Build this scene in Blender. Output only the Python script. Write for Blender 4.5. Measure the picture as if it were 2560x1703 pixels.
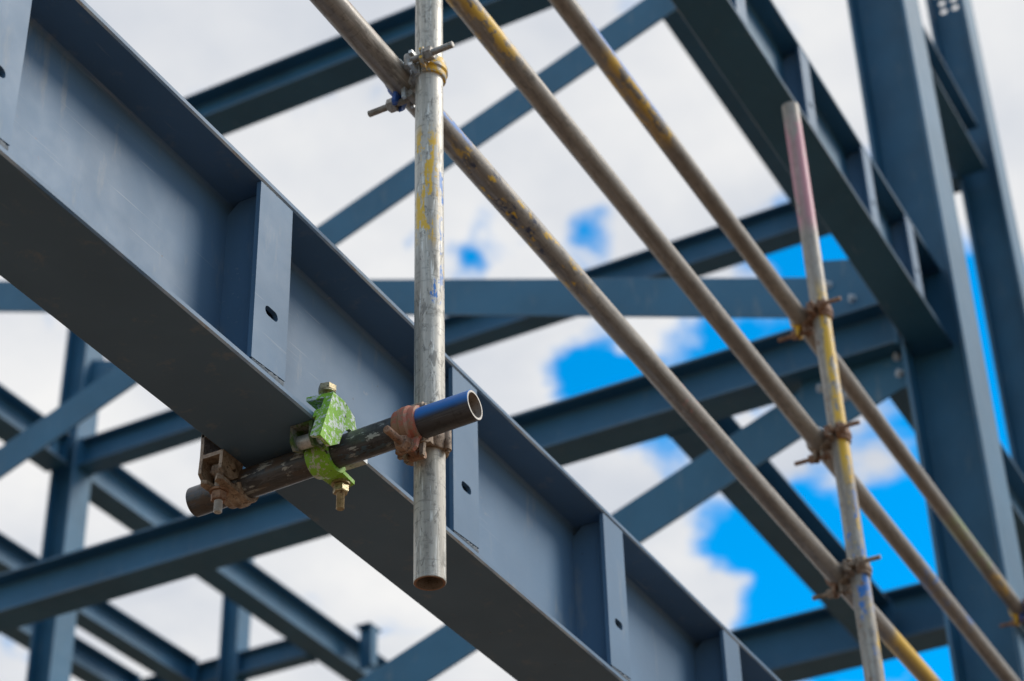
import bpy, math, random
from mathutils import Vector, Matrix
from mathutils.geometry import tessellate_polygon
random.seed(7)
for o in list(bpy.data.objects): bpy.data.objects.remove(o)
SC = bpy.context.scene
COL = SC.collection
rad = math.radians
EYE = 1.6          # camera height; heights written as Z(h) are h metres above the camera
def Z(h): return h + EYE

# ------------------------------------------------------------------ camera
cd = bpy.data.cameras.new('camera'); cam = bpy.data.objects.new('camera', cd); COL.objects.link(cam)
SC.camera = cam
yaw, pitch, roll = rad(-62.588), rad(34.5929), rad(-1.6249)
fwd = Vector((-math.sin(yaw)*math.cos(pitch), math.cos(yaw)*math.cos(pitch), math.sin(pitch)))
rgt = Vector((math.cos(yaw), math.sin(yaw), 0)); up = rgt.cross(fwd)
r2 = math.cos(roll)*rgt + math.sin(roll)*up
u2 = -math.sin(roll)*rgt + math.cos(roll)*up
CM = Matrix((r2, u2, -fwd)).transposed()
cam.matrix_world = Matrix.Translation((0, 0, EYE)) @ CM.to_4x4()
cd.sensor_width = 36; cd.lens = 72.852; cd.clip_start = 0.05; cd.clip_end = 5000
cd.dof.use_dof = True; cd.dof.focus_distance = 3.12; cd.dof.aperture_fstop = 5.0
FPX = 72.852/36*2560
def px_dir(x, y):   # direction of a photo pixel (used for where the blue gaps of the sky stand)
    return (CM @ Vector(((x-1280)/FPX, -(y-851.5)/FPX, -1))).normalized()

# ------------------------------------------------------------------ sky
W = bpy.data.worlds.new('World'); SC.world = W; W.use_nodes = True
nt = W.node_tree; nt.nodes.clear()
def N(t, **k):
    n = nt.nodes.new(t)
    for a, b in k.items(): setattr(n, a, b)
    return n
def L(a, b): nt.links.new(a, b)
def M_(op, a, b=None, c=None, clamp=False):
    n = N('ShaderNodeMath', operation=op, use_clamp=clamp)
    for i, v in enumerate((a, b, c)):
        if v is None: continue
        if isinstance(v, (int, float)): n.inputs[i].default_value = v
        else: L(v, n.inputs[i])
    return n.outputs[0]
SUN = Vector((0.72, -1.0, 1.15)).normalized()
sky = N('ShaderNodeTexSky', sky_type='NISHITA', sun_disc=False)
sky.sun_elevation = math.asin(SUN.z); sky.sun_rotation = math.atan2(SUN.x, SUN.y)
sky.air_density = 1.0; sky.dust_density = 0.3; sky.ozone_density = 3.0
tc = N('ShaderNodeTexCoord')
sx = N('ShaderNodeSeparateXYZ'); L(tc.outputs['Generated'], sx.inputs[0])
zz = M_('ADD', M_('MAXIMUM', sx.outputs[2], 0.0), 0.22)
cx = N('ShaderNodeCombineXYZ'); L(M_('DIVIDE', sx.outputs[0], zz), cx.inputs[0]); L(M_('DIVIDE', sx.outputs[1], zz), cx.inputs[1])
n1 = N('ShaderNodeTexNoise'); n1.inputs['Scale'].default_value = 10.5; n1.inputs['Detail'].default_value = 9; n1.inputs['Roughness'].default_value = .60; n1.inputs['Distortion'].default_value = .35
L(cx.outputs[0], n1.inputs['Vector'])
n2 = N('ShaderNodeTexNoise'); n2.inputs['Scale'].default_value = 1.15; n2.inputs['Detail'].default_value = 3; n2.inputs['Roughness'].default_value = .5
L(cx.outputs[0], n2.inputs['Vector'])
# cover: broad cloud fields + fine edges, opened by the blue gaps seen between the beams
cover = M_('ADD', M_('MULTIPLY', M_('SUBTRACT', n1.outputs[0], .5), 2.3), M_('MULTIPLY', M_('SUBTRACT', n2.outputs[0], .5), .9))
# the cloud field stands ahead; the sky clears behind the camera
bank = N('ShaderNodeVectorMath', operation='DOT_PRODUCT'); L(tc.outputs['Generated'], bank.inputs[0]); bank.inputs[1].default_value = (.80, .30, .52)
cover = M_('ADD', cover, M_('ADD', M_('MULTIPLY', bank.outputs['Value'], .30), .20))
gaps = [((1450, 930), 95, .75), ((1930, 1375), 175, 1.05), ((2330, 1330), 170, 1.0), ((2080, 650), 120, .95), ((1690, 1115), 60, .55),
        ((1880, 830), 110, .65), ((1180, 672), 40, .6), ((1500, 645), 55, .5), ((2500, 860), 190, .9), ((2230, 1640), 130, .8),
        ((1010, 660), 30, .4), ((2080, 1090), 50, .45), ((2600, 1300), 170, .8), ((1150, 845), 55, .7), ((1500, 965), 75, .6), ((1600, 930), 60, .45),
        # cloud puffs standing in the blue
        ((1640, 1400), 75, -.55), ((1750, 1535), 65, -.75), ((2130, 1190), 62, -.6), ((2000, 1060), 60, -.4), ((1470, 1200), 100, -.4), ((1215, 960), 70, -.6), ((1610, 835), 55, -.45), ((270, 0), 130, -.5)]
nw = N('ShaderNodeTexNoise'); nw.inputs['Scale'].default_value = 13; nw.inputs['Detail'].default_value = 5; nw.inputs['Roughness'].default_value = .55
L(tc.outputs['Generated'], nw.inputs['Vector'])
w1 = N('ShaderNodeVectorMath', operation='SUBTRACT'); L(nw.outputs['Color'], w1.inputs[0]); w1.inputs[1].default_value = (.5, .5, .5)
w2 = N('ShaderNodeVectorMath', operation='MULTIPLY_ADD'); L(w1.outputs[0], w2.inputs[0]); w2.inputs[1].default_value = (.085, .085, .085); L(tc.outputs['Generated'], w2.inputs[2])
w3 = N('ShaderNodeVectorMath', operation='NORMALIZE'); L(w2.outputs[0], w3.inputs[0])
for (gx, gy), r, amp in gaps:
    d = px_dir(gx, gy)
    dp = N('ShaderNodeVectorMath', operation='DOT_PRODUCT'); L(w3.outputs[0], dp.inputs[0]); dp.inputs[1].default_value = d
    s = r/FPX
    # gaussian exp((cos-1)/s^2)
    e = M_('EXPONENT', M_('DIVIDE', M_('SUBTRACT', dp.outputs['Value'], 1.0), s*s*1.15))
    cover = M_('SUBTRACT', cover, M_('MULTIPLY', e, amp))
mr = N('ShaderNodeMapRange', interpolation_type='SMOOTHSTEP'); L(cover, mr.inputs[0])
mr.inputs[1].default_value = -.24; mr.inputs[2].default_value = .30
n3 = N('ShaderNodeTexNoise'); n3.inputs['Scale'].default_value = 4.2; n3.inputs['Detail'].default_value = 6; n3.inputs['Roughness'].default_value = .52
L(cx.outputs[0], n3.inputs['Vector'])
cr = N('ShaderNodeValToRGB'); L(n3.outputs[0], cr.inputs[0])
cr.color_ramp.elements[0].position = .30; cr.color_ramp.elements[0].color = (.56, .61, .70, 1)
cr.color_ramp.elements[1].position = .66; cr.color_ramp.elements[1].color = (.93, .925, .915, 1)
hs = N('ShaderNodeHueSaturation'); hs.inputs['Saturation'].default_value = 1.5; hs.inputs['Hue'].default_value = .490; hs.inputs['Value'].default_value = 1.6
L(sky.outputs[0], hs.inputs['Color'])
bgs = N('ShaderNodeBackground'); bgs.inputs['Strength'].default_value = .15; L(hs.outputs[0], bgs.inputs['Color'])
bgc = N('ShaderNodeBackground'); bgc.inputs['Strength'].default_value = 1.0; L(cr.outputs[0], bgc.inputs['Color'])
mx = N('ShaderNodeMixShader'); L(mr.outputs[0], mx.inputs[0]); L(bgs.outputs[0], mx.inputs[1]); L(bgc.outputs[0], mx.inputs[2])
wo = N('ShaderNodeOutputWorld'); L(mx.outputs[0], wo.inputs[0])

sl = bpy.data.lights.new('sun', 'SUN'); so = bpy.data.objects.new('sun', sl); COL.objects.link(so)
sl.energy = 2.6; sl.angle = rad(26); sl.color = (1.0, .96, .9)
so.location = (0, 0, 30); so.rotation_euler = (-SUN).to_track_quat('-Z', 'Y').to_euler()
SC.view_settings.view_transform = 'Standard'; SC.view_settings.look = 'None'
SC.view_settings.exposure = 0.0; SC.view_settings.gamma = 1.0
SC.render.engine = 'CYCLES'

# ------------------------------------------------------------------ materials
def mat(name):
    m = bpy.data.materials.new(name); m.use_nodes = True
    t = m.node_tree; t.nodes.clear()
    o = t.nodes.new('ShaderNodeOutputMaterial'); p = t.nodes.new('ShaderNodeBsdfPrincipled')
    t.links.new(p.outputs[0], o.inputs[0])
    return m, t, p
class G:
    "small node-building helper"
    def __init__(s, t): s.t = t; s.tc = t.nodes.new('ShaderNodeTexCoord')
    def co(s, scale=(1, 1, 1), which='Object', off=(0, 0, 0)):
        m = s.t.nodes.new('ShaderNodeMapping'); m.inputs['Scale'].default_value = scale; m.inputs['Location'].default_value = off
        s.t.links.new(s.tc.outputs[which], m.inputs[0]); return m.outputs[0]
    def noise(s, v, scale, detail=4, rough=.55, dist=0):
        n = s.t.nodes.new('ShaderNodeTexNoise'); s.t.links.new(v, n.inputs['Vector'])
        n.inputs['Scale'].default_value = scale; n.inputs['Detail'].default_value = detail; n.inputs['Roughness'].default_value = rough; n.inputs['Distortion'].default_value = dist
        return n.outputs[0]
    def vor(s, v, scale):
        n = s.t.nodes.new('ShaderNodeTexVoronoi'); s.t.links.new(v, n.inputs['Vector']); n.inputs['Scale'].default_value = scale
        return n.outputs['Distance']
    def rng(s, v, a, b, c=0., d=1., smooth=True):
        n = s.t.nodes.new('ShaderNodeMapRange'); n.clamp = True
        if smooth: n.interpolation_type = 'SMOOTHSTEP'
        s.t.links.new(v, n.inputs[0])
        for i, q in enumerate((a, b, c, d)): n.inputs[i+1].default_value = q
        return n.outputs[0]
    def m(s, op, a, b=0.):
        n = s.t.nodes.new('ShaderNodeMath'); n.operation = op
        for i, q in enumerate((a, b)):
            if isinstance(q, (int, float)): n.inputs[i].default_value = q
            else: s.t.links.new(q, n.inputs[i])
        return n.outputs[0]
    def mix(s, f, a, b):
        n = s.t.nodes.new('ShaderNodeMix'); n.data_type = 'RGBA'
        for i, q in ((0, f), (6, a), (7, b)):
            if isinstance(q, (int, float)): n.inputs[i].default_value = q
            elif isinstance(q, tuple): n.inputs[i].default_value = (*q, 1)
            else: s.t.links.new(q, n.inputs[i])
        return n.outputs[2]
    def sep(s, v):
        n = s.t.nodes.new('ShaderNodeSeparateXYZ'); s.t.links.new(v, n.inputs[0]); return n.outputs
    def bump(s, h, strength, dist, p):
        n = s.t.nodes.new('ShaderNodeBump'); n.inputs['Strength'].default_value = strength; n.inputs['Distance'].default_value = dist
        s.t.links.new(h, n.inputs['Height']); s.t.links.new(n.outputs[0], p.inputs['Normal'])
    def to(s, v, p, inp):
        if isinstance(v, (int, float)): p.inputs[inp].default_value = v
        elif isinstance(v, tuple): p.inputs[inp].default_value = (*v, 1)
        else: s.t.links.new(v, p.inputs[inp])
RUST = (.20, .075, .03)
def steel_paint(name, col, rough=.42, rust=.0, stain=.25, spec=.5):
    m, t, p = mat(name); g = G(t)
    v = g.co()
    broad = g.noise(v, 2.2, 4, .6)
    c = g.mix(g.rng(broad, .3, .7), tuple(x*.86 for x in col), tuple(min(1, x*1.1) for x in col))
    st = g.noise(g.co((9, 9, 2.2)), 2.4, 6, .65)                       # run-down dirt
    c = g.mix(g.m('MULTIPLY', g.rng(st, .56, .74), stain), c, (.33, .31, .26))
    dots = g.m('MULTIPLY', g.rng(g.vor(v, 26), .055, .035), g.rng(g.noise(v, 5, 2), .52, .60))
    c = g.mix(g.m('MULTIPLY', dots, .75), c, (.05, .05, .05))
    scr = g.m('MULTIPLY', g.rng(g.noise(g.co((5, 70, 170), off=(2, 3, 1)), 1, 3, .6), .64, .70), g.rng(g.noise(v, 2.7, 3), .50, .62))
    c = g.mix(g.m('MULTIPLY', scr, .20), c, (.42, .43, .42))
    scu = g.m('MULTIPLY', g.rng(g.noise(g.co((1, 1, 1), off=(7, 2, 5)), 17, 6, .72, 1.2), .63, .74), g.rng(g.noise(v, 1.7, 2), .50, .60))
    c = g.mix(g.m('MULTIPLY', scu, .45), c, (.36, .33, .28))
    ru = g.m('MULTIPLY', g.rng(g.noise(v, 33, 5, .7), .66, .73), g.rng(g.noise(v, 3.1, 3), .50-rust*.12, .62-rust*.12))
    c = g.mix(g.m('MULTIPLY', ru, min(1, rust*1.2)), c, RUST)
    g.to(c, p, 'Base Color')
    g.to(g.rng(g.noise(v, 12, 5, .6), .3, .7, rough-.02, rough+.05), p, 'Roughness')
    p.inputs['Specular IOR Level'].default_value = spec
    g.bump(g.noise(v, 90, 3, .5), .10, .0015, p)
    return m
PAINT = (.084, .162, .255)
m_paint = steel_paint('primer paint', PAINT, .56, .25, .30)
m_paint_far = steel_paint('primer paint frame', (.030, .125, .215), .52, .30, .12, .4)
def worn_edge(name, base):
    m, t, p = mat(name); g = G(t); v = g.co()
    n = g.noise(v, 26, 6, .7); n2 = g.noise(v, 4.0, 4, .6)
    c = g.mix(g.rng(n2, .35, .65), tuple(x*.95 for x in base), (.42, .44, .43))
    f = g.m('MULTIPLY', g.rng(n, .52, .66), g.rng(n2, .42, .62))
    c = g.mix(g.m('MULTIPLY', f, .75), c, (.30, .20, .11))
    g.to(c, p, 'Base Color'); p.inputs['Roughness'].default_value = .55
    g.bump(n, .3, .002, p)
    return m
m_edge = worn_edge('worn flange edge', PAINT)
m_edge_far = worn_edge('worn frame edge', (.18, .29, .41))

def tube_mat(name, base, dark, metallic=.45, rough=.42, patches=(), streak=1.0, blotch=.65, mott=.55):
    """weathered tube; local z runs along the axis. patches: (colour, z0, z1, angle centre, angle half width, threshold, scale)"""
    m, t, p = mat(name); g = G(t)
    v = g.co(); vs = g.co((60, 60, 2.0)); vf = g.co((160, 160, 14))
    a = g.noise(vs, 1, 5, .62); b = g.noise(v, 34, 6, .7); cc = g.noise(v, 4.5, 3, .5); d = g.noise(vf, 1, 3, .6)
    c = g.mix(g.rng(a, .32, .68), dark, base)
    c = g.mix(g.m('MULTIPLY', g.rng(b, .55, .72), blotch), c, tuple(x*.35 for x in dark))
    c = g.mix(g.m('MULTIPLY', g.rng(cc, .42, .68), .45), c, tuple(x*.75+.02 for x in base))
    c = g.mix(g.m('MULTIPLY', g.rng(d, .58, .70), .45*streak), c, tuple(min(1, x*1.6) for x in base))
    e = g.noise(g.co((95, 95, 30), off=(3, 1, 7)), 1, 6, .75, .6)
    c = g.mix(g.m('MULTIPLY', g.rng(e, .52, .62), mott), c, tuple(x*.5 for x in dark))
    sc_ = g.noise(g.co((26, 26, 170), off=(1, 5, 2)), 1, 4, .7)
    c = g.mix(g.m('MULTIPLY', g.rng(sc_, .57, .66), mott*.7), c, tuple(x*.6 for x in dark))
    met = metallic
    xyz = g.sep(g.tc.outputs['Object'])
    ang = g.m('ARCTAN2', xyz[1], xyz[0])
    cover = None
    for col, z0, z1, a0, aw, th, sc in patches:
        zr = g.m('MULTIPLY', g.rng(xyz[2], z0, z0+(z1-z0)*.18), g.rng(xyz[2], z1, z1-(z1-z0)*.18))
        da = g.m('ABSOLUTE', g.m('SUBTRACT', g.m('WRAP', g.m('SUBTRACT', ang, a0), math.pi), 0.))
        n = t.nodes.new('ShaderNodeMath'); n.operation = 'WRAP'; n.inputs[1].default_value = math.pi; n.inputs[2].default_value = -math.pi
        t.links.new(g.m('SUBTRACT', ang, a0), n.inputs[0])
        da = g.m('ABSOLUTE', n.outputs[0])
        ar = g.rng(da, aw*1.15, aw*.6)
        nn = g.m('ADD', g.m('MULTIPLY', g.noise(g.co((70, 70, 16), off=(col[0]*9, z0, 0)), sc, 6, .68), .65), g.m('MULTIPLY', g.noise(g.co((1, 1, 1), off=(0, col[2]*5, 0)), 40, 5, .7), .35))
        f = g.m('MULTIPLY', g.m('MULTIPLY', zr, ar), g.rng(nn, th, th+.035))
        c = g.mix(g.m('MULTIPLY', f, .93), c, col)
        cover = f if cover is None else g.m('MAXIMUM', cover, f)
    g.to(c, p, 'Base Color')
    if cover is not None: g.to(g.m('MULTIPLY', g.m('SUBTRACT', 1., cover), met), p, 'Metallic')
    else: p.inputs['Metallic'].default_value = met
    g.to(g.rng(a, .3, .7, rough+.12, rough-.06), p, 'Roughness')
    g.bump(g.m('ADD', g.m('MULTIPLY', b, .5), g.m('MULTIPLY', d, .5)), .25, .0012, p)
    return m
def loc_ang(p0, p1, w):
    q = (Vector(p1)-Vector(p0)).to_track_quat('Z', 'X').inverted() @ Vector(w); return math.atan2(q.y, q.x)
YEL = (.78, .46, .015); BLU = (.006, .17, .55); PNK = (.55, .20, .26)

def rusty(name, a=(.20, .10, .055), b=(.36, .22, .14), c2=(.07, .045, .03), metallic=.15, rough=.7):
    m, t, p = mat(name); g = G(t); v = g.co()
    n = g.noise(v, 55, 6, .7); n2 = g.noise(v, 210, 4, .6)
    c = g.mix(g.rng(n, .35, .62), a, b); c = g.mix(g.rng(n2, .55, .70), c, c2)
    g.to(c, p, 'Base Color'); p.inputs['Metallic'].default_value = metallic; p.inputs['Roughness'].default_value = rough
    g.bump(n2, .5, .0012, p); return m
def chipped(name, paint, under, th=.5, metallic=.25, scale=75):
    m, t, p = mat(name); g = G(t); v = g.co()
    n = g.m('ADD', g.m('MULTIPLY', g.noise(v, scale, 6, .72), .7), g.m('MULTIPLY', g.noise(v, 22, 3, .5), .3))
    f = g.rng(n, th, th+.04)
    c = g.mix(f, tuple(x for x in paint), under)
    c = g.mix(g.rng(g.noise(v, 130, 3), .64, .72), c, (.06, .05, .04))
    g.to(c, p, 'Base Color'); g.to(g.m('MULTIPLY', f, metallic), p, 'Metallic'); p.inputs['Roughness'].default_value = .5
    g.bump(f, .25, .001, p); return m
m_rust = rusty('rusted coupler steel')
m_rust2 = rusty('brown dusty coupler steel', (.17, .115, .075), (.40, .31, .23), (.07, .05, .035))
m_pink = chipped('flaked red paint', (.40, .125, .075), (.33, .19, .12), .49)
m_green = chipped('flaked green paint', (.27, .56, .03), (.74, .78, .72), .498, .2, 150)
m_green2 = chipped('worn green paint', (.25, .53, .03), (.56, .60, .48), .545, .3, 140)
m_green_dark = chipped('dirty green steel', (.07, .13, .03), (.22, .23, .20), .50, .3)
m_galv = rusty('galvanised steel', (.42, .43, .42), (.62, .64, .63), (.24, .23, .21), .5, .42)
m_galv_blue = chipped('blue paint on steel', (.02, .085, .32), (.22, .18, .15), .50)
m_yellow = chipped('yellow paint on steel', (.78, .45, .015), (.42, .39, .33), .49)
m_brass = rusty('zinc plated bolt', (.36, .29, .16), (.55, .46, .28), (.14, .10, .06), .6, .42)
m_greyb = rusty('dull grey bolt', (.26, .235, .20), (.40, .37, .33), (.14, .11, .08), .35, .5)
m_bolt_far = rusty('galvanised bolt', (.50, .52, .53), (.62, .64, .66), (.3, .3, .3), .3, .45)
m_bolt_blue = steel_paint('painted bolt', (.10, .30, .46), .4, 0, 0)

# ------------------------------------------------------------------ mesh helpers
class MB:
    def __init__(s): s.v = []; s.f = []; s.mi = []
    def add(s, v, f, mi=0):
        n = len(s.v); s.v += [tuple(x) for x in v]; s.f += [tuple(i+n for i in q) for q in f]
        s.mi += [mi]*len(f) if isinstance(mi, int) else list(mi); return s
    def box(s, x0, x1, y0, y1, z0, z1, ch=0., mi=0, emi=0):
        if ch <= 0:
            v = [(x, y, z) for x in (x0, x1) for y in (y0, y1) for z in (z0, z1)]
            return s.add(v, [(0, 1, 3, 2), (4, 6, 7, 5), (0, 4, 5, 1), (2, 3, 7, 6), (0, 2, 6, 4), (1, 5, 7, 3)], mi)
        # chamfer the four edges that run along x
        pr = [(y0+ch, z0), (y1-ch, z0), (y1, z0+ch), (y1, z1-ch), (y1-ch, z1), (y0+ch, z1), (y0, z1-ch), (y0, z0+ch)]
        return s.prism_x(pr, x0, x1, [mi, emi]*4, mi)
    def prism_x(s, pr, x0, x1, mis=0, capmi=0):
        n = len(pr); v = [(x0, y, z) for y, z in pr]+[(x1, y, z) for y, z in pr]
        f = [(i, (i+1) % n, (i+1) % n+n, i+n) for i in range(n)]
        mm = list(mis) if not isinstance(mis, int) else [mis]*n
        f += [tuple(reversed(range(n))), tuple(range(n, 2*n))]; return s.add(v, f, mm+[capmi, capmi])
    def cyl(s, p, d, r, h, n=16, r1=None, mi=0):
        p = Vector(p); d = Vector(d).normalized(); u = d.orthogonal().normalized(); w = d.cross(u); r1 = r if r1 is None else r1
        v = []
        for k, (q, rr) in enumerate(((p, r), (p+d*h, r1))):
            for i in range(n):
                a = 2*math.pi*i/n; v.append(q+u*math.cos(a)*rr+w*math.sin(a)*rr)
        f = [(i, (i+1) % n, (i+1) % n+n, i+n) for i in range(n)]+[tuple(reversed(range(n))), tuple(range(n, 2*n))]
        return s.add(v, f, mi)
    def bolt_thread(s, p, d, r, h, pitch=.0022, n=12):
        "shank with ridged rings"
        p = Vector(p); d = Vector(d).normalized(); u = d.orthogonal().normalized(); w = d.cross(u)
        k = max(2, int(h/pitch)); v = []; f = []
        for j in range(2*k+1):
            rr = r if j % 2 else r*.86
            if j == 2*k: rr = r*.7
            q = p+d*h*j/(2*k)
            for i in range(n):
                a = 2*math.pi*i/n; v.append(q+u*math.cos(a)*rr+w*math.sin(a)*rr)
        for j in range(2*k):
            for i in range(n): f.append((j*n+i, j*n+(i+1) % n, (j+1)*n+(i+1) % n, (j+1)*n+i))
        f += [tuple(reversed(range(n))), tuple(range(2*k*n, 2*k*n+n))]
        return s.add(v, f)
    def hexn(s, p, d, r, h):
        p = Vector(p); d = Vector(d).normalized()
        s.cyl(p, d, r*.93, h*.12, 6, r); s.cyl(p+d*h*.12, d, r, h*.76, 6); return s.cyl(p+d*h*.88, d, r, h*.12, 6, r*.86)
    def strap(s, o, ax, u, r0, r1, w, a0, a1, n=18, rib=.0015):
        "curved band about axis ax through o; angle measured from u towards ax x u"
        o = Vector(o); ax = Vector(ax).normalized(); u = Vector(u).normalized(); t = ax.cross(u)
        pr = [(-w/2, r0), (w/2, r0), (w/2, r1-.001), (w/2-.0015, r1), (w*.22, r1), (w*.12, r1+rib), (-w*.12, r1+rib), (-w*.22, r1), (-w/2+.0015, r1), (-w/2, r1-.001)]
        m = len(pr); v = []; f = []
        for j in range(n+1):
            a = a0+(a1-a0)*j/n; e = u*math.cos(a)+t*math.sin(a)
            for x, r in pr: v.append(o+ax*x+e*r)
        for j in range(n):
            for i in range(m): f.append((j*m+i, j*m+(i+1) % m, (j+1)*m+(i+1) % m, (j+1)*m+i))
        f += [tuple(reversed(range(m))), tuple(range(n*m, n*m+m))]
        return s.add(v, f)
    def plate_holes(s, outline, holes, t0, t1, mp, mi=0):
        "flat plate with holes: outline/holes in 2d, thickness t0..t1, mp(u,v,t)->xyz"
        loops = [outline]+holes; pts = [p for l in loops for p in l]
        tri = tessellate_polygon([[Vector((p[0], p[1], 0)) for p in l] for l in loops])
        n = len(pts); v = [mp(x, y, t0) for x, y in pts]+[mp(x, y, t1) for x, y in pts]
        f = [tuple(q) for q in tri]+[tuple(i+n for i in reversed(q)) for q in tri]
        k = 0
        for l in loops:
            for i in range(len(l)):
                a, b = k+i, k+(i+1) % len(l); f.append((a, b, b+n, a+n))
            k += len(l)
        return s.add(v, f, mi)
    def xf(s, M):
        s.v = [tuple(M @ Vector(q)) for q in s.v]; return s
    def build(s, name, mats, parent=None, loc=None, smooth=None, rot=None):
        me = bpy.data.meshes.new(name); me.from_pydata(s.v, [], s.f); me.validate()
        if not isinstance(mats, (list, tuple)): mats = [mats]
        for m in mats: me.materials.append(m)
        if len(me.polygons) == len(s.mi):
            me.polygons.foreach_set('material_index', s.mi)
        import bmesh
        bm = bmesh.new(); bm.from_mesh(me); bmesh.ops.recalc_face_normals(bm, faces=bm.faces); bm.to_mesh(me); bm.free()
        if smooth is not None:
            me.polygons.foreach_set('use_smooth', [True]*len(me.polygons)); me.set_sharp_from_angle(angle=rad(smooth))
        me.update()
        o = bpy.data.objects.new(name, me); COL.objects.link(o)
        if parent is not None: o.parent = parent
        if loc is not None: o.location = loc
        if rot is not None: o.rotation_euler = rot
        return o
def tag(o, label, cat, group=None):
    o['label'] = label; o['category'] = cat
    if group: o['group'] = group
    return o
def empty(name, loc, label, cat, group=None):
    o = bpy.data.objects.new(name, None); o.empty_display_size = .05; COL.objects.link(o); o.location = loc
    return tag(o, label, cat, group)
# axis maps: local (x along, y across, z up) -> world offsets
MAPS = {'A': Matrix.Identity(4),
        'B': Matrix(((0, 1, 0, 0), (1, 0, 0, 0), (0, 0, 1, 0), (0, 0, 0, 1))),
        'Z': Matrix(((0, 1, 0, 0), (0, 0, 1, 0), (1, 0, 0, 0), (0, 0, 0, 1)))}
def web_profile(w, z0, z1, r, tw):
    pr = []
    for sy, zc, a0 in ((1, z0, 0), (1, z1, 1), (-1, z1, 2), (-1, z0, 3)): pass
    k = 4
    def arc(yc, zc, b0, b1): return [(yc+r*math.cos(b0+(b1-b0)*i/k), zc+r*math.sin(b0+(b1-b0)*i/k)) for i in range(k+1)]
    h = tw/2; P = math.pi
    pr += arc(h+r, z0+r, 1.5*P, P); pr += arc(h+r, z1-r, P, .5*P); pr += arc(-h-r, z1-r, .5*P, 0); pr += arc(-h-r, z0+r, 0, -.5*P)
    return pr
def ibeam(name, label, cat, dirn, base, length, depth, width, tf, tw, paint, edge, group=None, ch=.0015, webx=(0, 0), r=.010):
    """rolled section: base = world point under the section's centre at its start (columns: base centre)"""
    e = empty(name, base, label, cat, group); Mx = MAPS[dirn]
    z0, z1 = (0, depth) if dirn != 'Z' else (-depth/2, depth/2)
    MB().box(0, length, -width/2, width/2, z0, z0+tf, ch, 0, 1).xf(Mx).build('bottom_flange' if dirn != 'Z' else 'flange', [paint, edge], e)
    MB().box(0, length, -width/2, width/2, z1-tf, z1, ch, 0, 1).xf(Mx).build('top_flange' if dirn != 'Z' else 'flange', [paint, edge], e)
    MB().prism_x(web_profile(width, z0+tf-.001, z1-tf+.001, r, tw), webx[0], length+webx[1]).xf(Mx).build('web', paint, e, smooth=40)
    return e
def add_bolts(e, pts, d, m, r=.011, h=.012, n='bolt'):
    for q in pts:
        b = MB().cyl((0, 0, 0), d, r*1.35, .003, 12).hexn(Vector(d).normalized()*.003, d, r, h*.7).cyl(Vector(d).normalized()*(.003+h*.7), d, r*.55, h*.5, 10).build(n, m, e)
        b.location = Vector(q)-Vector(e.location)
def slot(cx_, cy_, ln, r, n=6):
    pts = []
    for k in range(n+1):
        a = -math.pi/2+math.pi*k/n; pts.append((cx_+ln/2-r+r*math.cos(a), cy_+r*math.sin(a)))
    for k in range(n+1):
        a = math.pi/2+math.pi*k/n; pts.append((cx_-ln/2+r+r*math.cos(a), cy_+r*math.sin(a)))
    return pts
def circ(x, y, r, n=14): return [(x+r*math.cos(2*math.pi*i/n), y+r*math.sin(2*math.pi*i/n)) for i in range(n)]

# ------------------------------------------------------------------ ground
m_gr, t, p = mat('bare site ground'); g = G(t); v = g.co()
c = g.mix(g.rng(g.noise(v, .35, 6, .6), .35, .65), (.135, .085, .050), (.185, .120, .075))
c = g.mix(g.rng(g.noise(v, 6, 5, .7), .5, .7), c, (.10, .07, .045)); g.to(c, p, 'Base Color'); p.inputs['Roughness'].default_value = .95
g.bump(g.noise(v, 8, 6, .7), .6, .05, p)
mb = MB(); n = 40; S = 1500
def gh(x, y): return -.03+.05*math.sin(x*.7)*math.cos(y*.9) if max(abs(x), abs(y)) < 30 else 0
xs = [-S, -300, -80, -40]+[-30+60*i/30 for i in range(31)]+[40, 80, 300, S]
k = len(xs)
mb.add([(x, y, 0.0 if not (-25 < x < 25 and -25 < y < 25) else .03*math.sin(x*1.3+y)*math.cos(y*.8)-.03) for x in xs for y in xs],
       [(i*k+j, (i+1)*k+j, (i+1)*k+j+1, i*k+j+1) for i in range(k-1) for j in range(k-1)])
gr = mb.build('ground', m_gr, smooth=60); gr['kind'] = 'structure'

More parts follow.
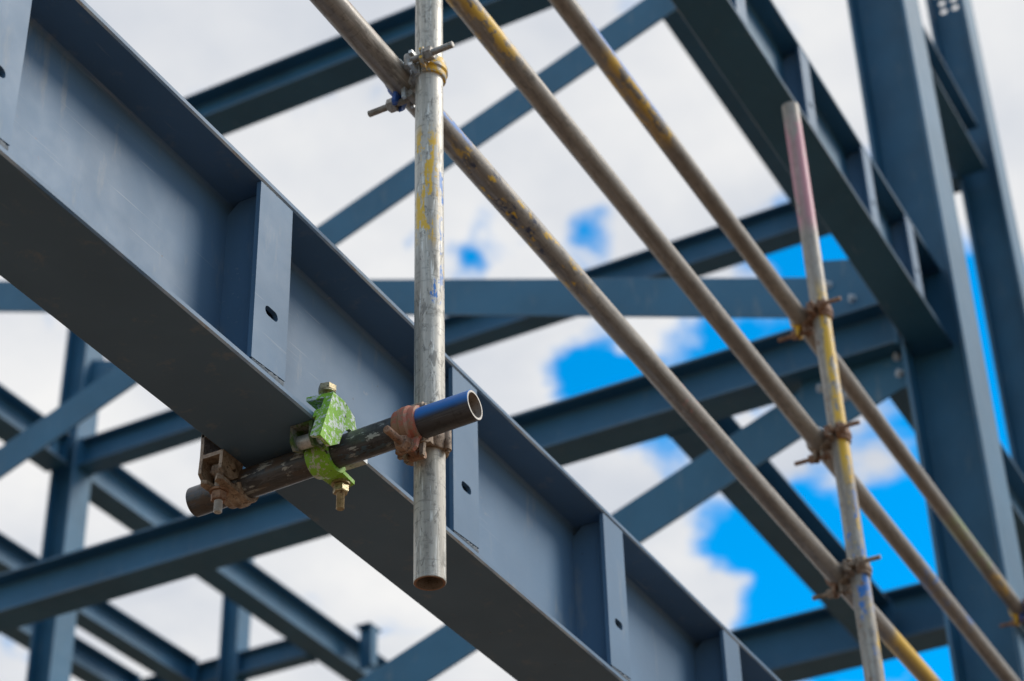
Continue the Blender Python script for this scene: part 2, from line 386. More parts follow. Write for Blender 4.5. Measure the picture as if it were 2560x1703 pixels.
# ------------------------------------------------------------------ steel frame
TF, TW = .013, .008
A0 = -2.6
zM, zL, zU = 1.689, 4.40, 7.10
def cleats(girder, bfront, bweb, zb, depth, positions, paint, edge, slots=True):
    "angle cleats welded between the flanges, face leg flush with the flange tips"
    gl = Vector(girder.location); z0, z1 = zb+TF-.0005, zb+depth-TF+.0005
    for a0 in positions:
        s = MB(); t = .008; wd = .088
        out = [(a0, z0+.005), (a0+wd, z0+.011), (a0+wd+.0015, (z0+z1)/2), (a0+wd, z1-.002), (a0, z1-.002)]
        holes = [slot(a0+.045, zb+.121, .034, .0085)] if slots else []
        s.plate_holes(out, holes, bfront+.002, bfront+.002+t, lambda x, y, tt: (x, tt, y), 0)
        # legs back to the web, with coped corners
        cp = .022; b0, b1 = bfront+.002+t-.001, bweb+.0005
        leg = [(b0, z0+.002), (b1-cp, z0+.002), (b1, z0+cp), (b1, z1-cp), (b1-cp, z1-.002), (b0, z1-.002)]
        s.plate_holes(leg, [], a0+.026, a0+.026+t, lambda x, y, tt: (tt, x, y), 0)
        s.plate_holes(leg, [], a0+wd-.012, a0+wd-.012+t, lambda x, y, tt: (tt, x, y), 0)
        o = s.xf(Matrix.Translation(-gl)).build('stiffener', [paint, edge], girder)
        for zz_, sg in ((z0, 1), (z1, -1)):
            w = MB(); nn = 26; vv = []; ff = []
            for i in range(nn+1):
                x = a0+.002+(wd-.004)*i/nn; j1 = random.uniform(.7, 1.15)*.0040; j2 = (.006+.006*i/nn)*random.uniform(.8, 1.2) if sg > 0 else random.uniform(.5, 1.2)*.005
                yb = bfront+.0035+random.uniform(-.0006, .0006)
                vv += [(x, yb-j1*.35+.001, zz_-.0005*sg), (x, yb-j1*.35, zz_+j2*.5*sg), (x, yb+.0005, zz_+j2*sg), (x, yb+.006, zz_-.0005*sg)]
            for i in range(nn):
                for q in range(4): ff.append((i*4+q, i*4+(q+1) % 4, (i+1)*4+(q+1) % 4, (i+1)*4+q))
            ff += [(3, 2, 1, 0), tuple(nn*4+q for q in range(4))]
            w.add(vv, ff); w.xf(Matrix.Translation(-gl)).build('weld', m_weld, o, smooth=30)
m_weld = steel_paint('painted weld bead', (.05, .075, .10), .6, .2, 0)

mainb = (1.485, 1.658)
girder = ibeam('steel_girder', 'large sharp blue-grey girder with slotted cleats, the short scaffold tube clamped under it', 'girder', 'A',
               (A0, sum(mainb)/2, Z(zM)), 6.402-A0, .360, mainb[1]-mainb[0], TF, TW, m_paint, m_edge, ch=.003)
cleats(girder, mainb[0], sum(mainb)/2-TW/2, Z(zM), .360, [.225, .83, 1.411, 2.040, 2.637, 3.235, 3.826, 4.43, 5.03, 5.63], m_paint, m_edge)

rb = (1.508, 1.6605)
upg = ibeam('steel_girder', 'dark-bottomed girder above the pole with the pink top, bolted to the wide blue column', 'girder', 'A',
            (A0, sum(rb)/2, Z(zL)), 6.5435-A0, .368, rb[1]-rb[0], TF, TW, m_paint_far, m_edge_far, ch=.0022)
cleats(upg, rb[0], sum(rb)/2-TW/2, Z(zL), .368, [3.33, 3.92, 4.47, 5.065, 5.665, 6.13], m_paint, m_edge_far)

FR = 'beams and columns of the blue steel frame'
def column(label, a0, a1, b0, b1, top, holes=None, w=None):
    e = ibeam('steel_post', label, 'steel post', 'Z', ((a0+a1)/2, (b0+b1)/2, -.05), top+.05, b1-b0, a1-a0, TF, TW+.002, m_paint_far, m_edge_far)
    bp = MB().box(-(a1-a0)/2-.06, (a1-a0)/2+.06, -(b1-b0)/2-.06, (b1-b0)/2+.06, 0.0, .045).build('base_plate', m_paint_far, e)
    bp.location = (0, 0, .02)
    return e
C1 = column('wide blue column with a pale lit flange where the overhead girder ends', 6.41, 6.687, 1.435, 1.675, Z(9.8))
C2 = column('blue column with bolt holes near its top, just behind the wide column', 9.0, 9.24, 1.675, 1.890, Z(9.8))
C3 = column('blue column behind the diagonal bar, beams bolted to three sides of it', 8.94, 9.13, 7.89, 8.08, Z(9.8))
C4 = column('small distant blue column standing in the gap below the long cross beam', 12.09, 12.26, 8.79, 8.96, Z(9.8))
C5 = column('blue column carrying the far end of the crossed bracing bars', 6.44, 6.66, 7.82, 8.04, Z(9.8))

def beam(label, d, base, length, depth, width, **k):
    return ibeam('steel_girder', label, 'girder', d, base, length, depth, width, .011, .007, m_paint_far, m_edge_far, **k)
# cross beams (along b)
B3 = beam('long blue cross beam from the wide column, passing behind the large girder', 'B', (6.486, 1.676, Z(zL)), 7.82-1.676, .203, .172)
B1 = beam('blurred cross beam high behind the top coupler of the near upright', 'B', (6.62, 1.676, Z(zU)), 7.82-1.676, .19, .185)
B2 = beam('high blue cross beam partly hidden behind the level bracing bar', 'B', (9.045, 1.891, Z(zU)), 7.889-1.891, .205, .15)
B4 = beam('low cross beam against blue sky under the lowest scaffold rail', 'B', (8.90, 1.70, Z(zL)), 7.8895-1.70, .265, .2005)
B7 = beam('short distant cross beam running into the small column', 'B', (12.16, 8.131, Z(zU)), 8.789-8.131, .19, .14)
B8 = beam('distant cross beam beyond the small column, closing the roof bay', 'B', (12.16, 8.961, Z(zU)), 9.99-8.961, .19, .14)
B9 = beam('roof cross beam carrying the near ends of the two close parallel beams', 'B', (6.55, 8.041, Z(zU)), 9.99-8.041, .19, .15)
# long beams (along a)
A8 = beam('dark-bottomed beam joining the two cross beams below blue sky', 'A', (6.573, 2.628, Z(zL)), 8.799-6.573, .20, .172)
UR = beam('dark roof beam hidden behind the overhead girder', 'A', (6.713, 2.69, Z(zU)), 8.969-6.713, .20, .16)
R2 = beam('dark roof beam joining the wide column to the column with holes', 'A', (6.688, 1.815, Z(zU)), 8.999-6.688, .31, .17)
R3 = beam('floor beam low behind the wide column, running to the column with holes', 'A', (6.688, 1.76, Z(zL)), 8.999-6.688, .31, .17)
AB1 = beam('blue beam reaching the column behind the diagonal bar from the open side', 'A', (6.661, 8.02, Z(zU)), 8.939-6.661, .225, .19)
AB2 = beam('long blue beam running from that column under the rusty clamp with an upright cleat', 'A', (9.131, 8.02, Z(zU)), 14.0-9.131, .262, .19)
Cc = beam('thin distant beam beyond the small column, nearer of two parallel ones', 'A', (6.626, 9.245, Z(zU)), 12.089-6.626, .22, .17)
Ce = beam('thin distant beam beyond the small column, farther of two parallel ones', 'A', (6.626, 9.805, Z(zU)), 12.089-6.626, .22, .17)

for bm_, ln, dp, wd in ((B3, 7.82-1.676, .203, .172), (B1, 7.82-1.676, .19, .185), (B2, 7.889-1.891, .205, .15), (B7, 8.789-8.131, .19, .14)):
    for x0 in (0.001, ln-.015):
        MB().box(x0, x0+.014, -wd/2-.004, wd/2+.004, -.012, dp+.010).xf(MAPS['B']).build('end_plate', m_paint_far, bm_)
for bm_, ln, dp, wd in ((A8, 8.799-6.573, .20, .172), (UR, 8.969-6.713, .20, .16), (AB2, 14.0-9.131, .262, .19), (Cc, 12.089-6.626, .22, .17), (Ce, 12.089-6.626, .22, .17)):
    for x0 in (0.001, ln-.015):
        MB().box(x0, x0+.014, -wd/2-.004, wd/2+.004, -.004, dp+.006).build('end_plate', m_paint_far, bm_)
# cleat standing on the long beam
gl = Vector(AB2.location)
MB().box(12.53, 12.546, 7.80, 7.925, Z(zU)+.011, Z(zU)+.345).box(12.46, 12.64, 7.79, 7.93, Z(zU)+.345, Z(zU)+.358).box(12.49, 12.58, 7.792, 7.804, Z(zU)+.012, Z(zU)+.346).xf(Matrix.Translation(-gl)).build('upright_cleat', m_paint_far, AB2)
# bolt plates and bolts at the joints
add_bolts(C1, [(6.50, 1.676, Z(h)) for h in (4.35, 4.42)]+[(6.47, 1.676, Z(h)) for h in (4.5,)], (0, 1, 0), m_bolt_far, .012, .018)
add_bolts(upg, [(6.33, 1.512+.075, Z(h)) for h in (4.46, 4.55, 4.64)], (0, -1, 0), m_bolt_blue, .015, .02)
add_bolts(AB1, [(8.87, 8.016, Z(h)) for h in (7.155, 7.205, 7.255)], (0, -1, 0), m_bolt_blue, .018, .02)
add_bolts(R2, [(8.92, 1.811, Z(h)) for h in (7.17, 7.25, 7.33)], (0, -1, 0), m_bolt_blue, .016, .02)
pl = MB().box(0, .012, -.06, .06, .0, .26).build('end_plate', m_paint_far, AB1); pl.location = (8.926-6.661, 0, .012)
# gusset plate with a hole on the far-left column
go = Vector(C3.location)
MB().plate_holes([(7.60, Z(7.86)), (7.889, Z(7.96)), (7.889, Z(7.62)), (7.70, Z(7.68))], [circ(7.727, Z(7.80), .026)], 9.01, 9.022, lambda x, y, tt: (tt, x, y)).xf(Matrix.Translation(-go)).build('gusset_plate', m_paint_far, C3)
# plate with bolt holes on the face of the column behind
go = Vector(C2.location)
hol = [circ(1.846, Z(8.56), .026), circ(1.823, Z(8.478), .021), circ(1.821, Z(8.412), .021), circ(1.752, Z(8.478), .021), circ(1.752, Z(8.412), .021)]
web = [c_ for c_ in C2.children if c_.name.startswith('web')][0]
zA, zB = 8.36, 8.66
bpy.data.objects.remove(web, do_unlink=True)
for (h0, h1) in ((-EYE-.05, zA), (zB, 9.8)):
    MB().box(9.115, 9.125, 1.675+TF-.001, 1.890-TF+.001, Z(h0), Z(h1)).xf(Matrix.Translation(-go)).build('web', m_paint_far, C2)
MB().plate_holes([(1.675+TF-.001, Z(zA)), (1.890-TF+.001, Z(zA)), (1.890-TF+.001, Z(zB)), (1.675+TF-.001, Z(zB))], hol, 9.115, 9.125, lambda x, y, tt: (tt, x, y)).xf(Matrix.Translation(-go)).build('drilled_web', m_paint_far, C2)

# bracing bars in the plane of the wide column
def brace(label, b0, z0, b1, z1, a, w=.178, th=.012):
    p0, p1 = Vector((0, b0, Z(z0))), Vector((0, b1, Z(z1))); d = (p1-p0).normalized(); nrm = Vector((0, -d.z, d.y))
    e = empty('brace_bar', (a, b0, Z(z0)), label, 'brace', 'diagonal bracing bars'); o = Vector((0, b0, Z(z0)))
    L_ = (p1-p0).length
    m = MB().box(0, L_, -th/2, th/2, -w/2, w/2, .0015, 0, 1)
    M4 = Matrix(((0, 1, 0, 0), (d.y, 0, nrm.y, 0), (d.z, 0, nrm.z, 0), (0, 0, 0, 1)))
    m.xf(M4).build('bar', [m_brace, m_edge_far], e); return e
m_brace = steel_paint('brace primer', (.036, .140, .232), .52, .5, .25, .4)
br1 = brace('blue diagonal bracing bar rising behind the top of the near upright', 1.86, 6.89, 7.80, 4.727, 6.50)
br2 = brace('level-looking blue bracing bar behind the three scaffold rails', 1.80, 4.713, 7.80, 6.903, 6.514, .185)
br3 = brace('blue bracing bar running down from the wide column, behind the large girder', 1.80, 4.395, 7.6, 2.231, 6.50, .19)
def gusset(e, pts, a, th=.010):
    gl = Vector(e.location)
    MB().plate_holes([(b, Z(h)) for b, h in pts], [], a-th/2, a+th/2, lambda x, y, tt: (tt, x, y)).xf(Matrix.Translation(-gl)).build('gusset_plate', m_brace, e)
gusset(br3, [(1.676, 4.245), (1.72, 4.245), (2.02, 4.14), (2.16, 4.30), (2.10, 4.399), (1.676, 4.399)], 6.488)
gusset(br2, [(1.676, 4.604), (2.05, 4.604), (2.12, 4.80), (1.98, 4.95), (1.676, 4.86)], 6.502)
gusset(br1, [(1.676, 6.70), (1.9, 6.72), (2.0, 6.95), (1.676, 7.099)], 6.488)
add_bolts(br3, [(6.482, 2.03, Z(4.346)), (6.482, 1.935, Z(4.276)), (6.482, 1.715, Z(4.385)), (6.482, 1.715, Z(4.31))], (-1, 0, 0), m_bolt_far, .0125, .018)
add_bolts(br2, [(6.496, 1.948, Z(4.818)), (6.496, 1.86, Z(4.72))], (-1, 0, 0), m_bolt_far, .0125, .018)

# ------------------------------------------------------------------ scaffold tubes
RT = .02415
def tube(name, label, p0, p1, material, group=None, wall=.004, inner=None, spin=0., cat='tube', sag=0.):
    p0, p1 = Vector(p0), Vector(p1); d = p1-p0; Ln = d.length; n = 48; m = MB(); rings = max(2, int(Ln/.12)); v = []; f = []
    rows = [(0.0, RT-wall, 1), (0.0, RT-.0008, 1), (.0008, RT, 0)]+[(Ln*i/rings, RT, 0) for i in range(1, rings)]+[(Ln-.0008, RT, 0), (Ln, RT-.0008, 1), (Ln, RT-wall, 2), (0.0, RT-wall, 2)]
    for z, r, _ in rows[:-1]:
        for i in range(n):
            a = 2*math.pi*i/n; v.append((r*math.cos(a), r*math.sin(a), z))
    R_ = len(rows)-1; mis = []
    for j in range(R_):
        j2 = (j+1) % R_
        for i in range(n):
            f.append((j*n+i, j*n+(i+1) % n, j2*n+(i+1) % n, j2*n+i))
            mis.append(1 if (j == 0 or j == R_-2) else (2 if j == R_-1 else 0))
    if sag:
        dn = d.to_track_quat('Z', 'X').inverted() @ Vector((0, 0, -1))
        v = [(x+dn.x*sag*math.sin(math.pi*z/Ln), y+dn.y*sag*math.sin(math.pi*z/Ln), z) for x, y, z in v]
    m.add(v, f, mis)
    o = m.build(name, [material, m_rim, inner or m_bore], smooth=40)
    o.location = p0; q = d.to_track_quat('Z', 'X'); o.rotation_mode = 'QUATERNION'; o.rotation_quaternion = q
    return tag(o, label, cat, group)
m_rim = rusty('sawn tube rim', (.34, .31, .27), (.50, .47, .43), (.22, .16, .11), .3, .55)
m_bore = rusty('rusty tube bore', (.22, .17, .13), (.34, .28, .23), (.12, .08, .05), .1, .8)
m_rim_rust = rusty('rusty cut rim', (.22, .11, .06), (.36, .21, .14), (.1, .05, .03), .2, .7)
# angles (radians) about local x for the upright poles: camera side is towards (-a,-b)
CAMA = math.atan2(-.5, -.87)
m_p1 = tube_mat('galvanised upright', (.72, .675, .58), (.33, .30, .25), .14, .46,
    [(YEL, Z(2.02)-Z(1.43), Z(2.30)-Z(1.43), CAMA-.25, 1.0, .50, 1.0), (BLU, Z(1.93)-Z(1.43), Z(2.26)-Z(1.43), CAMA+1.1, .36, .505, .9),
     (BLU, Z(1.915)-Z(1.43), Z(1.97)-Z(1.43), CAMA+.45, .5, .52, 1.0), (YEL, Z(1.9)-Z(1.43), Z(2.05)-Z(1.43), CAMA+1.1, .35, .56, 1.0), (BLU, .10, .22, CAMA-.5, .25, .58, .8)], blotch=.8, mott=.75, streak=1.3)
m_l1 = tube_mat('weathered rail', (.35, .315, .268), (.19, .162, .132), .22, .42,
    [(YEL, 1.15, 1.75, math.pi*.5, 3.2, .545, .8), ((.02, .035, .08), 1.2, 1.6, loc_ang((0, 0, 0), (1, 0, 0), (0, -.6, -.8)), 1.1, .52, .6), (BLU, 1.02, 1.25, loc_ang((0, 0, 0), (1, 0, 0), (0, -.9, .3)), .7, .50, .9), ((.34, .15, .13), .1, 1.05, -.5, 2.6, .56, .5), ((.42, .20, .18), 2.0, 2.9, 0, 3.2, .58, .4), (YEL, 3.45, 3.85, 0, 3.2, .38, .4), (BLU, 3.7, 4.6, 0, 3.2, .56, .5)])
m_l2 = tube_mat('weathered rail plain', (.35, .315, .268), (.19, .162, .132), .22, .42,
    [(YEL, .9, 1.48, 0, 3.2, .50, .7), (BLU, 3.85, 4.35, 0, 3.2, .52, .5)])
m_l3 = tube_mat('weathered rail mossy', (.35, .315, .268), (.19, .162, .132), .22, .42,
    [(YEL, 1.84, 2.26, 0, 3.2, .495, .9), (BLU, 1.74, 2.20, loc_ang((0, 0, 0), (1, 0, 0), (0, -.95, .25)), .62, .40, .4), ((.28, .34, .14), 4.25, 4.75, 0, 3.2, .47, .4), (YEL, 4.7, 4.95, 0, 3.2, .5, .5)])
m_p2 = tube_mat('painted upright', (.43, .39, .33), (.25, .215, .18), .12, .50,
    [(PNK, 5.02, 5.46, 0, 3.2, .42, .7), (YEL, 4.22, 4.90, CAMA+.35, .85, .44, .8), (YEL, 3.5, 4.4, CAMA+.25, .55, .555, .8), ((.20, .10, .05), 3.2, 5.0, CAMA, 3.2, .57, .7), (BLU, 3.4, 4.35, CAMA-.3, 1.4, .535, .4), (BLU, 3.0, 4.0, CAMA+.8, .8, .51, .4), (YEL, 3.4, 3.9, CAMA+1.1, .5, .52, .4)])
m_t = tube_mat('blackened tube with blue paint', (.115, .115, .12), (.045, .045, .048), .30, .38,
    [(BLU, -.03, .13, loc_ang((0, 0, 0), (0, 1, 0), (-.72, 0, .69)), 1.05, .40, .6), ((.05, .12, .17), .12, .30, 0, 3.2, .53, .6), ((.42, .43, .40), .08, .46, 0, 3.2, .545, 1.6), ((.10, .07, .05), .25, .60, 0, 3.2, .50, .5)], streak=.8, blotch=.8)

P1 = tube('scaffold_tube', 'near galvanised upright tube with yellow and blue paint marks, open at its lower end', (2.33, 1.355, Z(1.43)), (2.328, 1.355, Z(4.1)), m_p1)
P1.data.materials[1] = m_rim_rust
T = tube('scaffold_tube', 'short black tube with a blue painted end clamped under the large girder', (2.275, 1.245, Z(1.6735)), (2.275, 1.752, Z(1.6565)), m_t)
P2 = tube('scaffold_tube', 'slightly leaning upright tube with a pink top and yellow paint, three rails coupled to it', (4.60, 1.35, .0), (4.367, 1.35, Z(3.885)), m_p2)
P3 = tube('scaffold_tube', 'farther upright tube whose yellow coupler holds the highest rail', (6.385, 1.35, .0), (6.36, 1.35, Z(3.225)), m_p2)
rails = [(2.419, 1.3), (2.80, 1.3), (3.178, 1.3)]
names = [('lowest grey-brown scaffold rail, coupled to the near upright', m_l1), ('middle of the three sloping grey-brown scaffold rails', m_l2), ('highest grey-brown scaffold rail with a yellow painted stretch', m_l3)]
for (h, a0), (lab, mm) in zip(rails, names):
    tube('scaffold_tube', lab, (a0, 1.405, Z(h)), (7.9, 1.405, Z(h)+.004), mm, sag=.005)

# ------------------------------------------------------------------ couplers
def coupler(label, origin, xdir, zdir, mats, d=.0545, vs=1, group='right-angle couplers joining rails to uprights'):
    """tube U runs along local x through the origin, tube V along local y at z=-d; ears of U on +y, ears of V on +x"""
    X = Vector(xdir).normalized(); Zd = Vector(zdir).normalized(); Y = Zd.cross(X)
    R4 = Matrix((X, Y, Zd)).transposed().to_4x4()
    e = empty('scaffold_coupler', origin, label, 'coupler', group)
    body, capu, capv, bolt, hinge = mats
    r0, r1 = RT-.0003, RT+.0055; w = .042; P = math.pi
    # body: half saddles back to back
    b = MB().strap((0, 0, 0), (1, 0, 0), (0, 1, 0), r0, r1, w, P*1.02, P*1.98, rib=.002)
    b.strap((0, 0, -d), (0, 1, 0), (1, 0, 0), r0, r1, w, P*1.02, P*1.98, rib=.002)
    b.box(-.020, .020, -.020, .020, -d+RT-.001, -RT+.001)
    b.plate_holes([(-.019, .004), (.019, .004), (.017, .026), (.011, .026), (.010, .010), (-.010, .010), (-.011, .026), (-.017, .026)], [], -.012, -.005, lambda x, y, t: (x, y+RT, t))
    b.plate_holes([(-.019, .004), (.019, .004), (.017, .026), (.011, .026), (.010, .010), (-.010, .010), (-.011, .026), (-.017, .026)], [], -d+.005, -d+.012, lambda x, y, t: (vs*(y+RT), x, t))
    b.xf(R4).build('body', body, e, smooth=35)
    # cap over U with ear, hinge at -y
    k = MB().strap((0, 0, 0), (1, 0, 0), (0, 1, 0), r0, r1, w*.92, .06, P-.02, rib=.003)
    k.plate_holes([(-.018, .002), (.018, .002), (.017, .022), (.012, .028), (.007, .028), (.006, .012), (-.006, .012), (-.007, .028), (-.012, .028), (-.017, .022)], [], .003, .010, lambda x, y, t: (x, y+RT, t+.25*y))
    k.xf(R4).build('cap', capu, e, smooth=35)
    MB().cyl((-.022, -RT-.007, .0), (1, 0, 0), .0065, .044, 14).cyl((-.026, -RT-.007, 0), (1, 0, 0), .0038, .052, 10).xf(R4).build('hinge_pin', hinge, e, smooth=40)
    MB().bolt_thread((0, RT+.018, -.020), (0, 0, 1), .0062, .092).cyl((-.013, RT+.018, -.017), (1, 0, 0), .0075, .026, 14).xf(R4).build('swing_bolt', bolt, e, smooth=30)
    MB().cyl((0, RT+.018, .0155), (0, 0, 1), .0135, .003, 18).hexn((0, RT+.018, .018), (0, 0, 1), .0125, .014).xf(R4).build('nut', bolt, e)
    # cap under V, ears towards vs*x
    k = MB().strap((0, 0, -d), (0, 1, 0), (1, 0, 0), r0, r1, w*.92, .02, P-.02, rib=.003)
    k.plate_holes([(-.018, .002), (.018, .002), (.017, .022), (.012, .028), (.007, .028), (.006, .012), (-.006, .012), (-.007, .028), (-.012, .028), (-.017, .022)], [], -.010, -.003, lambda x, y, t: (vs*(y+RT), x, -d+t-.25*y))
    k.xf(R4).build('cap', capv, e, smooth=35)
    MB().cyl((-vs*(RT+.007), -.022, -d), (0, 1, 0), .0065, .044, 14).cyl((-vs*(RT+.007), -.026, -d), (0, 1, 0), .0038, .052, 10).xf(R4).build('hinge_pin', hinge, e, smooth=40)
    MB().bolt_thread((vs*(RT+.018), 0, -d+.020), (0, 0, -1), .0062, .092).cyl((vs*(RT+.018), -.013, -d+.017), (0, 1, 0), .0075, .026, 14).xf(R4).build('swing_bolt', bolt, e, smooth=30)
    MB().cyl((vs*(RT+.018), 0, -d-.0155), (0, 0, -1), .0135, .003, 18).hexn((vs*(RT+.018), 0, -d-.018), (0, 0, -1), .0125, .014).xf(R4).build('nut', bolt, e)
    return e
dP = .050
coupler('grey and yellow coupler with a blue flap joining the near upright to the lowest rail', (2.3295, 1.355, Z(2.425)), (0, 0, 1), (0, -1, 0),
        (m_galv, m_yellow, m_galv_blue, m_greyb, m_galv), d=dP, vs=-1)
def p2a(h): return 4.60+(4.367-4.60)*(Z(h)/Z(3.885))
coupler('brown rusty coupler holding the lowest rail to the pink-topped upright', (p2a(2.419), 1.35, Z(2.419)), (0, 0, 1), (0, -1, 0), (m_rust2, m_rust2, m_rust, m_rust2, m_rust2), d=.055, vs=-1)
coupler('brown rusty coupler holding the middle rail to the pink-topped upright', (p2a(2.80), 1.35, Z(2.80)), (0, 0, 1), (0, -1, 0), (m_rust2, m_rust, m_rust2, m_rust, m_rust2), d=.055, vs=-1)
coupler('brown rusty coupler holding the highest rail to the pink-topped upright', (p2a(3.178), 1.35, Z(3.178)), (0, 0, 1), (0, -1, 0), (m_rust, m_rust, m_yellow, m_rust, m_rust), d=.055, vs=-1)
coupler('blue and yellow coupler on the highest rail beside the wide column', (6.36, 1.35, Z(3.178)), (0, 0, 1), (0, -1, 0), (m_galv_blue, m_yellow, m_yellow, m_rust, m_rust), d=.055, vs=-1)
coupler('rusty coupler with flaked red cap joining the short black tube to the near upright', (2.275, 1.355, Z(1.670)), (0, 1, 0), (-1, 0, 0),
        (m_rust2, m_pink, m_rust2, m_rust, m_rust2), d=.055, vs=1)

# ------------------------------------------------------------------ girder clamps
def green_clamp():
    e = empty('girder_clamp', (2.275, 1.50, Z(1.689)), 'green chipped girder clamp with a brass-coloured bolt on the flange edge', 'clamp', 'girder clamps on the short black tube')
    o = Vector(e.location); T_ = Matrix.Translation(-o)
    # jaw: bent plate, outer face turned away from the girder
    face = [(2.184, Z(1.640)), (2.216, Z(1.7335)), (2.252, Z(1.7335)), (2.277, Z(1.722)), (2.287, Z(1.694)), (2.262, Z(1.6925)), (2.246, Z(1.678)), (2.236, Z(1.652)), (2.212, Z(1.636))]
    m = MB(); m.plate_holes(face, [], 1.458, 1.4645, lambda x, y, t: (x, t, y))
    m.plate_holes([(2.2165, 1.4585), (2.2515, 1.4585), (2.250, 1.503), (2.210, 1.503)], [circ(2.232, 1.480, .008)], Z(1.728), Z(1.7352), lambda x, y, t: (x, y, t))
    # side return along the slanting edge, down to the flange notch
    m.plate_holes([(1.4640, Z(1.640)), (1.478, Z(1.646)), (1.478, Z(1.6885)), (1.4845, Z(1.6885)), (1.4845, Z(1.703)), (1.4735, Z(1.706)), (1.4735, Z(1.7285)), (1.4640, Z(1.7285))], [], 0, .006, lambda x, y, t: (2.2165+t-(Z(1.7335)-y)*.342, x, y))
    m.xf(T_).build('jaw', m_green, e)
    MB().bolt_thread((2.232, 1.480, Z(1.702)), (0, 0, 1), .0075, .046).cyl((2.232, 1.480, Z(1.7475)), (0, 0, 1), .0135, .002, 18).hexn((2.232, 1.480, Z(1.7495)), (0, 0, 1), .0145, .0115).xf(T_).build('bolt', m_brass, e)
    # hinge cheeks under the flange
    m = MB()
    for b in (1.488, 1.522):
        m.plate_holes([(2.205, Z(1.688)), (2.247, Z(1.688)), (2.250, Z(1.675)), (2.236, Z(1.655)), (2.214, Z(1.648)), (2.205, Z(1.66))], [], b, b+.005, lambda x, y, t: (x, t, y))
    m.box(2.244, 2.249, 1.488, 1.527, Z(1.672), Z(1.688)).box(2.206, 2.247, 1.4925, 1.5225, Z(1.684), Z(1.6885))
    m.xf(T_).build('hinge_bracket', m_green_dark, e)
    MB().cyl((2.224, 1.480, Z(1.667)), (0, 1, 0), .0055, .054, 14).xf(T_).build('hinge_pin', m_galv, e, smooth=40)
    # strap under the tube, from the hinge on the near side to the lug on the far side
    c = Vector((2.275, 1.507, Z(1.6648)))
    m = MB().strap(c, (0, 1, 0), (-1, 0, 0), RT-.0003, RT+.0075, .040, math.radians(-28), math.radians(-158), 22, .0025)
    m2 = MB().strap(c, (0, 1, 0), (-1, 0, 0), RT-.0003, RT+.0075, .040, math.radians(28), math.radians(-152), 22, .0025)
    m2.plate_holes([(2.294, 1.488), (2.333, 1.491), (2.338, 1.507), (2.333, 1.523), (2.294, 1.526)], [], Z(1.640), Z(1.647), lambda x, y, t: (x, y, t))
    m2.xf(T_).build('strap', m_green2, e, smooth=35)
    MB().cyl((2.226, 1.487, Z(1.667)), (0, 1, 0), .011, .040, 18).xf(T_).build('strap_eye', m_galv, e, smooth=40)
    MB().bolt_thread((2.319, 1.507, Z(1.594)), (0, 0, 1), .0068, .090).xf(T_).build('bolt', m_brass, e)
    MB().cyl((2.319, 1.507, Z(1.6365)), (0, 0, 1), .0150, .0035, 20).hexn((2.319, 1.507, Z(1.6225)), (0, 0, 1), .0128, .014).xf(T_).build('nut', m_brass, e)
    MB().box(2.304, 2.336, 1.470, 1.530, Z(1.672), Z(1.688)).xf(T_).build('foot', m_galv, e)
    return e
green_clamp()
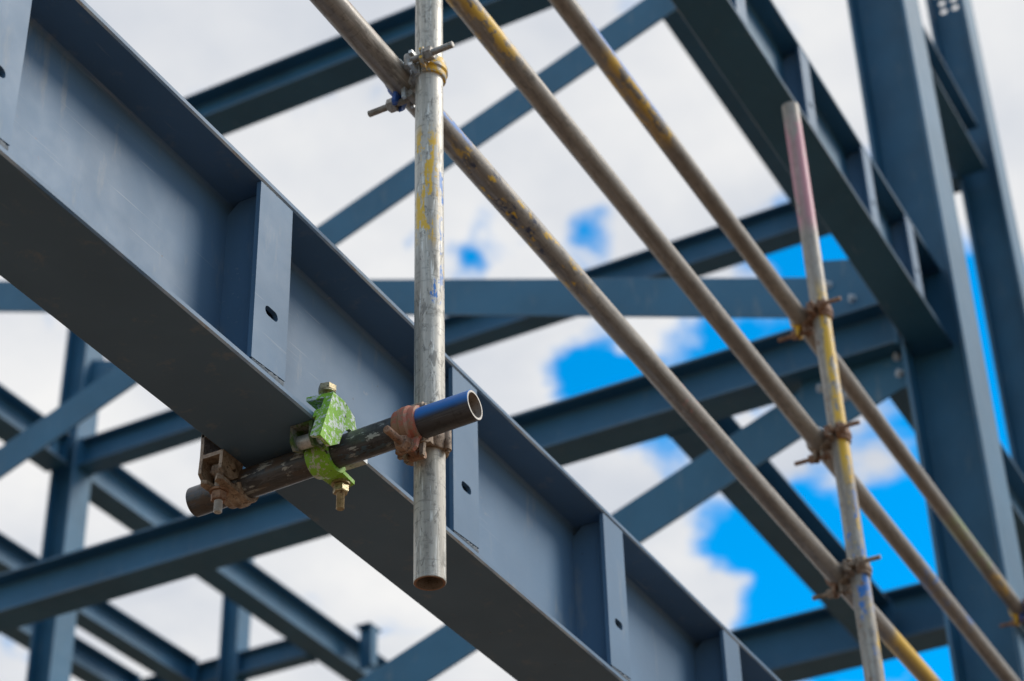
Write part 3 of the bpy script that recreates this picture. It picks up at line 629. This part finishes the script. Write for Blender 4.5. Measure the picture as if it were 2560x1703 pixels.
def rusty_clamp():
    e = empty('girder_clamp', (2.275, 1.68, Z(1.689)), 'dull rusty girder clamp at the closed end of the short black tube', 'clamp', 'girder clamps on the short black tube')
    o = Vector(e.location); T_ = Matrix.Translation(-o)
    m = MB()
    # jaw behind the far flange tip
    m.plate_holes([(2.238, Z(1.655)), (2.312, Z(1.655)), (2.312, Z(1.70)), (2.295, Z(1.738)), (2.255, Z(1.738)), (2.238, Z(1.70))], [circ(2.275, Z(1.6578), RT+.0005, 24)] if False else [], 1.690, 1.697, lambda x, y, t: (x, t, y))
    m.box(2.252, 2.298, 1.640, 1.6905, Z(1.728), Z(1.735))
    for b in (1.652, 1.690):
        m.plate_holes([(2.208, Z(1.6885)), (2.262, Z(1.6885)), (2.258, Z(1.664)), (2.236, Z(1.648)), (2.216, Z(1.646)), (2.206, Z(1.655))], [circ(2.238, Z(1.668), .0055)], b, b+.006, lambda x, y, t: (x, t, y))
    m.box(2.208, 2.262, 1.655, 1.693, Z(1.682), Z(1.6888)).box(2.256, 2.262, 1.655, 1.693, Z(1.665), Z(1.686))
    m.box(2.208, 2.262, 1.690, 1.696, Z(1.686), Z(1.728)).box(2.208, 2.262, 1.640, 1.695, Z(1.722), Z(1.7285))
    m.xf(T_).build('jaw', m_rust2, e)
    c = Vector((2.275, 1.668, Z(1.6595)))
    k = MB().strap(c, (0, 1, 0), (-1, 0, 0), RT-.0003, RT+.0065, .040, math.radians(-22), math.radians(-200), 22, .003)
    k.plate_holes([(2.205, 1.648), (2.254, 1.650), (2.254, 1.688), (2.207, 1.690), (2.200, 1.685), (2.205, 1.677), (2.225, 1.676), (2.225, 1.664), (2.205, 1.662), (2.200, 1.655)], [], Z(1.6325), Z(1.6390), lambda x, y, t: (x, y, t))
    k.xf(T_).build('strap', m_rust2, e, smooth=35)
    MB().cyl((2.232, 1.673, Z(1.634)), (0, 0, 1), .0085, .030, 14, .0075).cyl((2.232, 1.664, Z(1.669)), (0, 1, 0), .0115, .018, 18).cyl((2.232, 1.648, Z(1.669)), (0, 1, 0), .005, .050, 10).xf(T_).build('eye_bolt', m_rust2, e, smooth=40)
    MB().bolt_thread((2.232, 1.673, Z(1.594)), (0, 0, 1), .0068, .044).xf(T_).build('bolt_thread', m_galv, e)
    MB().cyl((2.232, 1.673, Z(1.6290)), (0, 0, 1), .0150, .0035, 20).hexn((2.232, 1.673, Z(1.6145)), (0, 0, 1), .0128, .0145).xf(T_).build('nut', m_rust, e)
    MB().cyl((2.306, 1.646, Z(1.662)), (0, 1, 0), .0065, .046, 14).xf(T_).build('hinge_pin', m_rust, e, smooth=40)
    return e
rusty_clamp()
